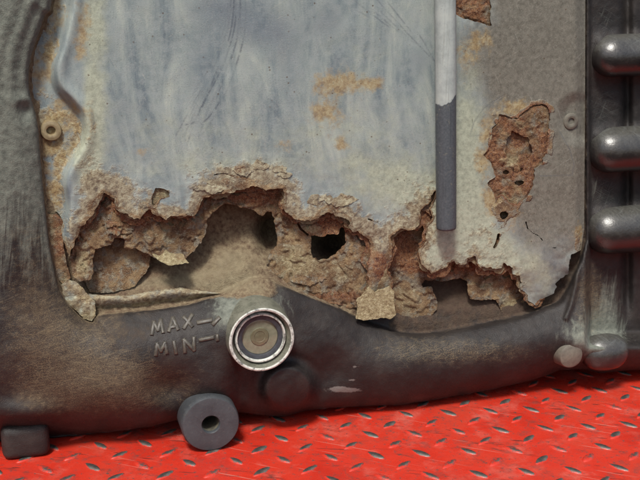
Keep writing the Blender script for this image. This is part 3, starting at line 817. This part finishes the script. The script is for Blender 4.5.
# thin scale peeling from the back of the cover sheet
def peel(off, hh, seed, red, tan):
    def f(u, v):
        s = poly_sd(u, v, COVER) + off + 6.5 * fbm(u, v, 17, 3, seed) + rag(u, v, 1.1, seed + 2)
        return np.minimum(np.minimum(s, 24 - ragdist(u, v)), np.minimum(u - 78, 545 - u))
    sheet('rust_layer', f, lambda u, v, s: hh + 1.3 * fbm(u, v, 15, 3, seed + 4) + 0.4 * fbm(u, v, 4, 2, seed + 5), (74, 165, 548, 322), 0.95, 0.45, 'rust',
          lambda u, v, s: dict(m_red=red + 0.5 * fbm(u, v, 20, 3, seed + 6) + 0.4 * np.exp(-np.maximum(s, 0) / 1.5), m_tan=tan + 0.4 * fbm(u, v, 16, 3, seed + 7), m_dark=0 * u), housing)
peel(1.0, -2.4, 500, 0.35, 0.4)
peel(3.5, -4.0, 520, 0.7, 0.1)
inner['label'] = 'second layer of scaly brown rust torn open by holes'

# ---- rust showing through the two patches ---------------------------
PHOLE = [(507, 139), (512, 130), (518, 133), (529, 139), (531, 148), (530, 158), (520, 167), (509, 162), (506, 149)]
def patch_masks(u, v, s):
    big = fbm(u, v, 14, 4, 110)
    return dict(m_red=0.6 + 0.8 * big, m_tan=gauss(u, v, [(512, 160, 16, 12, 0.55), (520, 125, 12, 6, 0.6), (508, 200, 18, 16, 0.5)]), m_dark=np.zeros(u.shape))
def make_patch(poly, hole, box, seed):
    def f(u, v): return poly_sd(u, v, poly) + 7
    def f2(u, v):
        s = poly_sd(u, v, poly) + 4 + rag(u, v, 1.0, seed)
        if hole: s = np.minimum(s, -poly_sd(u, v, hole) + rag(u, v, 1.3, seed + 3))
        for (a, b, r) in ((517, 169, 3.2), (506, 172, 2.0), (519, 183, 2.6), (526, 148, 1.5)):
            s = np.minimum(s, np.hypot((u - a) / 1.5, v - b) - r + rag(u, v, 0.8, seed + 5))
        return s
    def lim(u, v, h): return np.where(poly_sd(u, v, poly) < 1.5, np.minimum(h, 0.2), h)
    sheet('rust_layer', f, lambda u, v, s: -2.4 + 1.6 * terrace(fbm(u, v, 14, 4, seed), 4) + 0.5 * fbm(u, v, 3, 3, seed + 1), box, 1.0, 0.8, 'rust', patch_masks, housing)
    sheet('rust_layer', f2, lambda u, v, s: lim(u, v, 0.9 + 1.8 * terrace(fbm(u, v, 12, 4, seed + 2), 4) + 0.7 * fbm(u, v, 3.2, 3, seed + 4)), box, 0.9, 0.7, 'rust', patch_masks, housing)
make_patch(PATCH, PHOLE, (474, 94, 560, 215), 120)
make_patch(PATCH2, None, (436, -72, 502, 36), 140)
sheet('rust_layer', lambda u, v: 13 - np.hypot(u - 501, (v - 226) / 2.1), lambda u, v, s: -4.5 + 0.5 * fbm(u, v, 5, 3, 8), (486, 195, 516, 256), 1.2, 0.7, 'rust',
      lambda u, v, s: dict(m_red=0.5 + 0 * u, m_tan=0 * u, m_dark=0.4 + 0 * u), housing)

sheet('rust_layer', lambda u, v: poly_sd(u, v, PIT) + 4, lambda u, v, s: cover_h(u, v, s) - 2.2, (146, 181, 175, 212), 1.0, 0.6, 'rust',
      lambda u, v, s: dict(m_red=0.25 + 0 * u, m_tan=0.5 + 0 * u, m_dark=0 * u), housing)

# ---- loose flakes ----------------------------------------------------
def flake(poly, hfun, seed, red=0.3, tan=0.4, thick=0.7, step=0.8, rg=0.6, label=None, mat='rust', name='rust_flake', extra=None):
    a = np.array(poly); box = (a[:, 0].min() - 4, a[:, 1].min() - 4, a[:, 0].max() + 4, a[:, 1].max() + 4)
    o = sheet(name, lambda u, v: poly_sd(u, v, poly) + rag(u, v, rg, seed),
              lambda u, v, s: hfun(u, v, s) + 0.35 * fbm(u, v, 5, 3, seed + 2) + 0.15 * fbm(u, v, 2, 2, seed + 4), box, step, thick, mat,
              lambda u, v, s: dict(m_red=red + 0.4 * fbm(u, v, 12, 3, seed + 6), m_tan=tan + 0.3 * fbm(u, v, 10, 3, seed + 7), m_dark=0 * u, **({q: w + 0.35 * fbm(u, v, 14, 3, seed + 8) for q, w in extra.items()} if extra else {})), housing)
    if label: o['label'] = label
    return o
# pale chip on the tongue
flake([(369, 287), (364, 293), (356, 301), (358, 308), (356, 319), (362, 321), (374, 320), (383, 318), (391, 319), (396, 315), (394, 301),
       (394, 291), (390, 286), (382, 289), (375, 292)], lambda u, v, s: 1.0 + 0.10 * (v - 286), 201, 0.0, 1.2, 1.2, label='pale yellowish crust at the end of the torn strip')
# curled flake
flake([(152, 254), (160, 256), (166, 250), (169, 253), (183, 254), (185, 259), (189, 263), (180, 264), (171, 266), (160, 262)],
      lambda u, v, s: -5 + 10 * ((v - 250) / 15) ** 2, 203, 0.25, 0.7, 0.9, label='small flake curled outwards')
# thin flake lying on the back wall
flake([(80, 236), (120, 234), (160, 240), (150, 258), (149, 268), (141, 277), (134, 287), (112, 293), (90, 292), (78, 270)], lambda u, v, s: -18 + 0.17 * (v - 250), 205, 0.3, 0.2, 0.7)
# torn left flange, corner piece and folded lower lip
flake([(46, 214), (52, 215), (57, 214), (63, 219), (62, 236), (65, 254), (67, 266), (70, 279), (63, 284), (58, 280), (55, 270), (49, 240)],
      lambda u, v, s: -5 + 1.5 * fbm(u, v, 12, 3, 66), 207, 0.45, 0.3, 1.0, name='flange')
flake([(61, 286), (66, 281), (76, 281), (80, 285), (86, 292), (95, 302), (96, 315), (92, 321.5), (84, 319), (74, 309), (65, 300)],
      lambda u, v, s: -3 + 2.6 * np.sin(np.clip((u - 60) - 0.75 * (v - 290), -10, 25) / 11) + 0.8 * fbm(u, v, 9, 3, 67), 209, 0.05, 0.9, 1.2, name='flange', mat='sheet', extra=dict(m_film=0.8, m_cream=0.7, m_orange=0.4, m_rust=0.4))
def lip_h(u, v, s):
    top = np.interp(u, [88, 130, 149, 181, 192, 222], [294, 296, 291.5, 288, 290, 293]); bot = np.interp(u, [97, 130, 151, 186, 205, 222], [315, 312, 310, 305, 299, 295])
    t = np.clip((v - top) / np.maximum(bot - top, 3), 0, 1)
    return -9 + 7 * np.sin(math.pi * np.clip(t * 1.0, 0.04, 1) ** 0.55) - 3 * t
flake([(88, 294), (110, 296.5), (130, 296), (149, 291.5), (181, 288), (192, 290), (204, 291), (222, 293.5), (205, 299.5), (186, 305.5), (151, 310), (130, 312), (97, 315.5), (95, 304)],
      lip_h, 211, 0.1, 0.75, 1.2, rg=0.35, name='folded_lip', mat='sheet', extra=dict(m_film=0.7, m_cream=0.3, m_brown=1.0, m_rust=0.25, m_orange=0.2))
# scabs standing along the rotten edges
rnd = random.Random(12)
edge_pts = [p for p in RAG if 105 < p[0] < 350] + [(120, 228), (150, 235), (180, 232), (300, 250), (330, 275), (290, 270), (310, 285), (345, 262), (400, 262), (408, 285), (402, 305), (415, 305)]
for i in range(24):
    cx, cy = rnd.choice(edge_pts); on_cover = cy < 224
    cx += rnd.uniform(-8, 8); cy += rnd.uniform(-22, -4) if on_cover else rnd.uniform(-10, 10)
    r = rnd.uniform(4.5, 11); n = 11
    pl = [(cx + r * rnd.uniform(0.55, 1.25) * 1.5 * math.cos(6.283 * k / n), cy + r * rnd.uniform(0.5, 1.2) * 0.75 * math.sin(6.283 * k / n)) for k in range(n)]
    tilt = rnd.uniform(-0.06, 0.18)
    cu, cv = np.array([cx]), np.array([cy])
    if on_cover:
        if cover_field(cu, cv)[0] < 3: continue
        fn = lambda u, v, s, cy=cy, tilt=tilt: np.where(cover_field(u, v) > 0, cover_h(u, v, s), 0) + 0.3 + tilt * (v - cy)
        inside_ok = min(cover_field(np.array([p[0] for p in pl]), np.array([p[1] for p in pl]))) > -1.5
    else:
        if l1_field(cu, cv)[0] < 4: continue
        fn = lambda u, v, s, cy=cy, tilt=tilt: l1_h(u, v, s + 20) + 0.6 + tilt * (v - cy)
        inside_ok = min(l1_field(np.array([p[0] for p in pl]), np.array([p[1] for p in pl]))) > 0
    if inside_ok:
        flake(pl, fn, 300 + 3 * i, rnd.uniform(0.1, 0.5), rnd.uniform(0.1, 0.4), 0.3, 0.9, 1.3,
              mat='sheet' if on_cover else 'rust', extra=dict(m_film=1.0, m_cream=0.5, m_rust=0.4, m_brown=0.3))

# ---- screws -----------------------------------------------------------
def screw(u, v, h, rpx, hole, mat, off=(0, 0)):
    o = P(u, v, h); r = px2m(u, v, h, rpx); q = px2m(u, v, h, hole)
    return lathe('screw', o, [(r * 1.02, -0.003), (r, 0.0012), (r * 0.93, 0.0021), (r * 0.72, 0.0026), (r * 0.60, 0.0026), (q * 1.15, 0.0022), (q, 0.0012), (q * 0.9, -0.004), (0.00001, -0.0045)],
                 mat, housing, 32, wob=0.012, seed=int(u))
screw(51, 130.5, -6, 10.5, 4.2, 'bolt')
screw(570, 121, -2.5, 8.0, 2.8, 'boltgrey')

# ---- sight glass --------------------------------------------------------
HS = 34.0
c = P(262, 340, HS); ro = px2m(262, 340, HS, 32.3)
sg = lathe('sight_glass', c, [(ro * 1.10, -0.040), (ro * 1.06, -0.022), (ro * 1.03, -0.008), (ro * 1.015, -0.0025), (ro * 0.99, -0.0004), (ro * 0.95, 0.0), (ro * 0.90, -0.0004), (ro * 0.88, -0.0020), (ro * 0.84, -0.0050), (ro * 0.80, -0.0062), (ro * 0.795, -0.012)],
           ['sleeve', 'bare'], housing, 72, idxs=[0, 0, 0, 0, 1, 1, 0, 0, 0, 0, 0], wob=0.003, seed=5)
sg['label'] = 'round oil level window in a bare-edged cast sleeve'
a = ro * 0.79
lathe('retaining_ring', c, [(a * 0.99, -0.0075), (a * 0.985, -0.0042), (a * 0.96, -0.0033), (a * 0.91, -0.0033), (a * 0.88, -0.0044), (a * 0.875, -0.0075)], 'ring', sg, 64, cap=False)
lathe('seal', c, [(a * 0.88, -0.0060), (a * 0.86, -0.0050), (a * 0.74, -0.0053), (a * 0.70, -0.0057), (a * 0.69, -0.009)], 'rubber', sg, 64, cap=False)
lathe('reflector', c, [(a * 0.72, -0.0075), (a * 0.5, -0.0076), (0.00001, -0.0077)], 'pale_disc', sg, 48)
lathe('centre_disc', c, [(a * 0.36, -0.0074), (a * 0.34, -0.0070), (a * 0.22, -0.0069), (a * 0.20, -0.0072), (0.00001, -0.0072)], 'brown_disc', sg, 40)
lathe('window_pane', c, [(a * 0.71, -0.0068), (a * 0.705, -0.0062), (a * 0.66, -0.0059), (a * 0.4, -0.0057), (0.00001, -0.0056)], 'glass', sg, 48)

# ---- drain boss, blind stub, foot ---------------------------------------
c = P(211, 424.5, 28); rd_ = px2m(211, 424.5, 28, 28.2)
rd_ = min(rd_, c[2] - 0.0004)
lathe('drain_boss', c, [(rd_ * 1.01, -0.060), (rd_ * 1.0, -0.004), (rd_ * 0.985, -0.0016), (rd_ * 0.95, -0.0002), (rd_ * 0.90, 0.0), (rd_ * 0.33, 0.0), (rd_ * 0.305, -0.0006), (rd_ * 0.295, -0.003), (rd_ * 0.29, -0.024), (0.00001, -0.028)],
      ['dark', 'void'], housing, 64, idxs=[0, 0, 0, 0, 0, 0, 0, 1, 1, 1], wob=0.004, seed=9)
c = P(572, 356.5, 24); r = px2m(572, 356.5, 24, 12)
lathe('stub', c, [(r * 1.35, -0.03), (r * 1.12, -0.012), (r * 1.0, -0.003), (r * 0.93, -0.0010), (r * 0.8, -0.0002), (0.00001, 0.0003)], ['boltgrey'], housing, 32, wob=0.010, seed=10)

o = P(604, 352, 12); r = px2m(604, 352, 12, 16.5); L = px2m(604, 352, 12, 23)
lathe('lug', o, [(0.00001, -L)] + [(r * (1 - abs(t) ** 2.6) ** 0.5, L * t) for t in [q / 9 for q in range(-8, 9)]] + [(0.00001, L)], 'rib', housing, 40, axis='x', wob=0.010, seed=77)

def rounded_box(name, x0, x1, y0, y1, z0, z1, bev, mat, parent):
    import bmesh
    bm = bmesh.new(); bmesh.ops.create_cube(bm, size=1)
    for w in bm.verts:
        w.co = ((x0 + x1) / 2 + w.co.x * (x1 - x0), (y0 + y1) / 2 + w.co.y * (y1 - y0), (z0 + z1) / 2 + w.co.z * (z1 - z0))
    bmesh.ops.bevel(bm, geom=list(bm.edges), offset=bev, segments=4, profile=0.5, affect='EDGES')
    me = bpy.data.meshes.new(name); bm.to_mesh(me); bm.free()
    me.polygons.foreach_set('use_smooth', [True] * len(me.polygons)); me.set_sharp_from_angle(angle=R(50))
    return link(name, me, mat, parent)
fy = float(floor_y(np.array(27.0), np.array(460.0)))
fa, fb, ft = unproj(2.0, 455.0, -fy * 1000), unproj(50.0, 445.0, -fy * 1000), unproj(25.0, 427.0, -fy * 1000)
rounded_box('foot', fa[0], fb[0], fy, fy + 0.07, 0.0, float(ft[2]), 0.006, 'cast', housing)

# ---- ribs on the right ----------------------------------------------------
for (v0, v1, ul, tilt) in ((36, 76, 590, 0.0), (129, 171, 589, 0.0), (209, 252, 587, -0.02)):
    vc = (v0 + v1) / 2; h = -6
    o = P(ul + 22, vc, h); r = px2m(ul + 22, vc, h, (v1 - v0) / 2)
    prof = [(0.00001, -1.05 * r)] + [(r * math.sin(math.pi / 2 * t / 9) ** 0.8, -1.05 * r * math.cos(math.pi / 2 * t / 9)) for t in range(1, 10)] + [(r * 1.02, 0.03), (r * 1.04, 0.085)]
    lathe('rib', o, prof, 'rib', housing, 40, axis='x', wob=0.012, seed=int(vc), sx=1.0)

# ---- raised letters ---------------------------------------------------------
def letter(name, strokes, w=1.6, mat='letter'):
    verts, faces = [], []
    for pts in strokes:
        for (p, q) in zip(pts[:-1], pts[1:]):
            du, dv = q[0] - p[0], q[1] - p[1]; L = math.hypot(du, dv); nx, ny = -dv / L * w, du / L * w
            ex, ey = du / L * w * 0.7, dv / L * w * 0.7
            b0 = len(verts)
            for (k, dh) in ((1.5, -0.6), (1.05, 0.75), (0.5, 1.2)):
                for (bx_, by_, sg_, e) in ((p[0], p[1], 1, -1), (q[0], q[1], 1, 1), (q[0], q[1], -1, 1), (p[0], p[1], -1, -1)):
                    uu, vv = bx_ + sg_ * nx * k + e * ex * k, by_ + sg_ * ny * k + e * ey * k
                    hh = float(cast_h(np.array([uu]), np.array([vv]))[0])
                    verts.append(tuple(unproj(uu, vv, hh + dh)))
            for lev in (0, 1):
                for k in range(4):
                    a_, b_ = b0 + lev * 4 + k, b0 + lev * 4 + (k + 1) % 4
                    faces.append([a_, b_, b_ + 4, a_ + 4])
            faces.append([b0 + 8, b0 + 9, b0 + 10, b0 + 11])
    me = mesh_from(name, verts, faces, True); me.set_sharp_from_angle(angle=R(60))
    return link(name, me, mat, housing)
letter('letter_m', [[(152, 334), (154, 322), (158, 330), (161, 320), (163, 332)]])
letter('letter_a', [[(169, 331), (173, 318), (178, 329)], [(171, 327), (176, 326)]])
letter('letter_x', [[(184, 328), (192, 315)], [(184, 317), (192, 326)]])
letter('level_mark', [[(198, 322.5), (211, 320)], [(213, 324), (219, 318)]], 1.7)
letter('letter_m', [[(156, 355), (157, 344), (161, 351), (165, 343), (167, 353)]])
letter('letter_i', [[(174, 342), (176, 353)]])
letter('letter_n', [[(185, 352), (184, 340), (194, 350), (194, 338)]])
letter('level_mark', [[(200, 340), (213, 337.5)], [(217, 335.5), (217.5, 340)]], 1.5)

# ------------------------------------------------------------------ the rod
def make_rod():
    top = P(445, -75, 11); bot = P(446.3, 229, 11)
    r = px2m(446, 200, 11, 9.6)
    ax = (top - bot).normalized(); L = (top - bot).length
    X = ax.cross(Vector((0, 1, 0))).normalized(); Y = ax.cross(X)
    prof = [(0.00001, 0.0), (r * 0.86, 0.0), (r * 0.97, 0.0006), (r, 0.0018)] + [(r, L * t / 60) for t in range(1, 61)] + [(0.00001, L)]
    seg = 40; verts, faces, dip = [], [], []
    for (rr, h) in prof:
        for k in range(seg):
            a_ = 2 * math.pi * k / seg
            p = bot + ax * h + X * (rr * math.cos(a_)) + Y * (rr * math.sin(a_)); verts.append(p)
            edge = 0.100 + 0.006 * math.cos(a_ + 2.6)
            dip.append(min(1.0, max(0.0, 0.5 + (edge - h) / 0.03)))
    for i in range(len(prof) - 1):
        for k in range(seg):
            a_, b_ = i * seg + k, i * seg + (k + 1) % seg
            faces.append([a_, b_, b_ + seg, a_ + seg])
    me = mesh_from('rod', verts, faces, True); add_attrs(me, {'m_dip': dip})
    me.set_sharp_from_angle(angle=R(50))
    o = link('rod', me, 'rod')
    o['label'] = 'pale grey round rod with dark grey lower end against the rusted sheet'; o['category'] = 'rod'
make_rod()
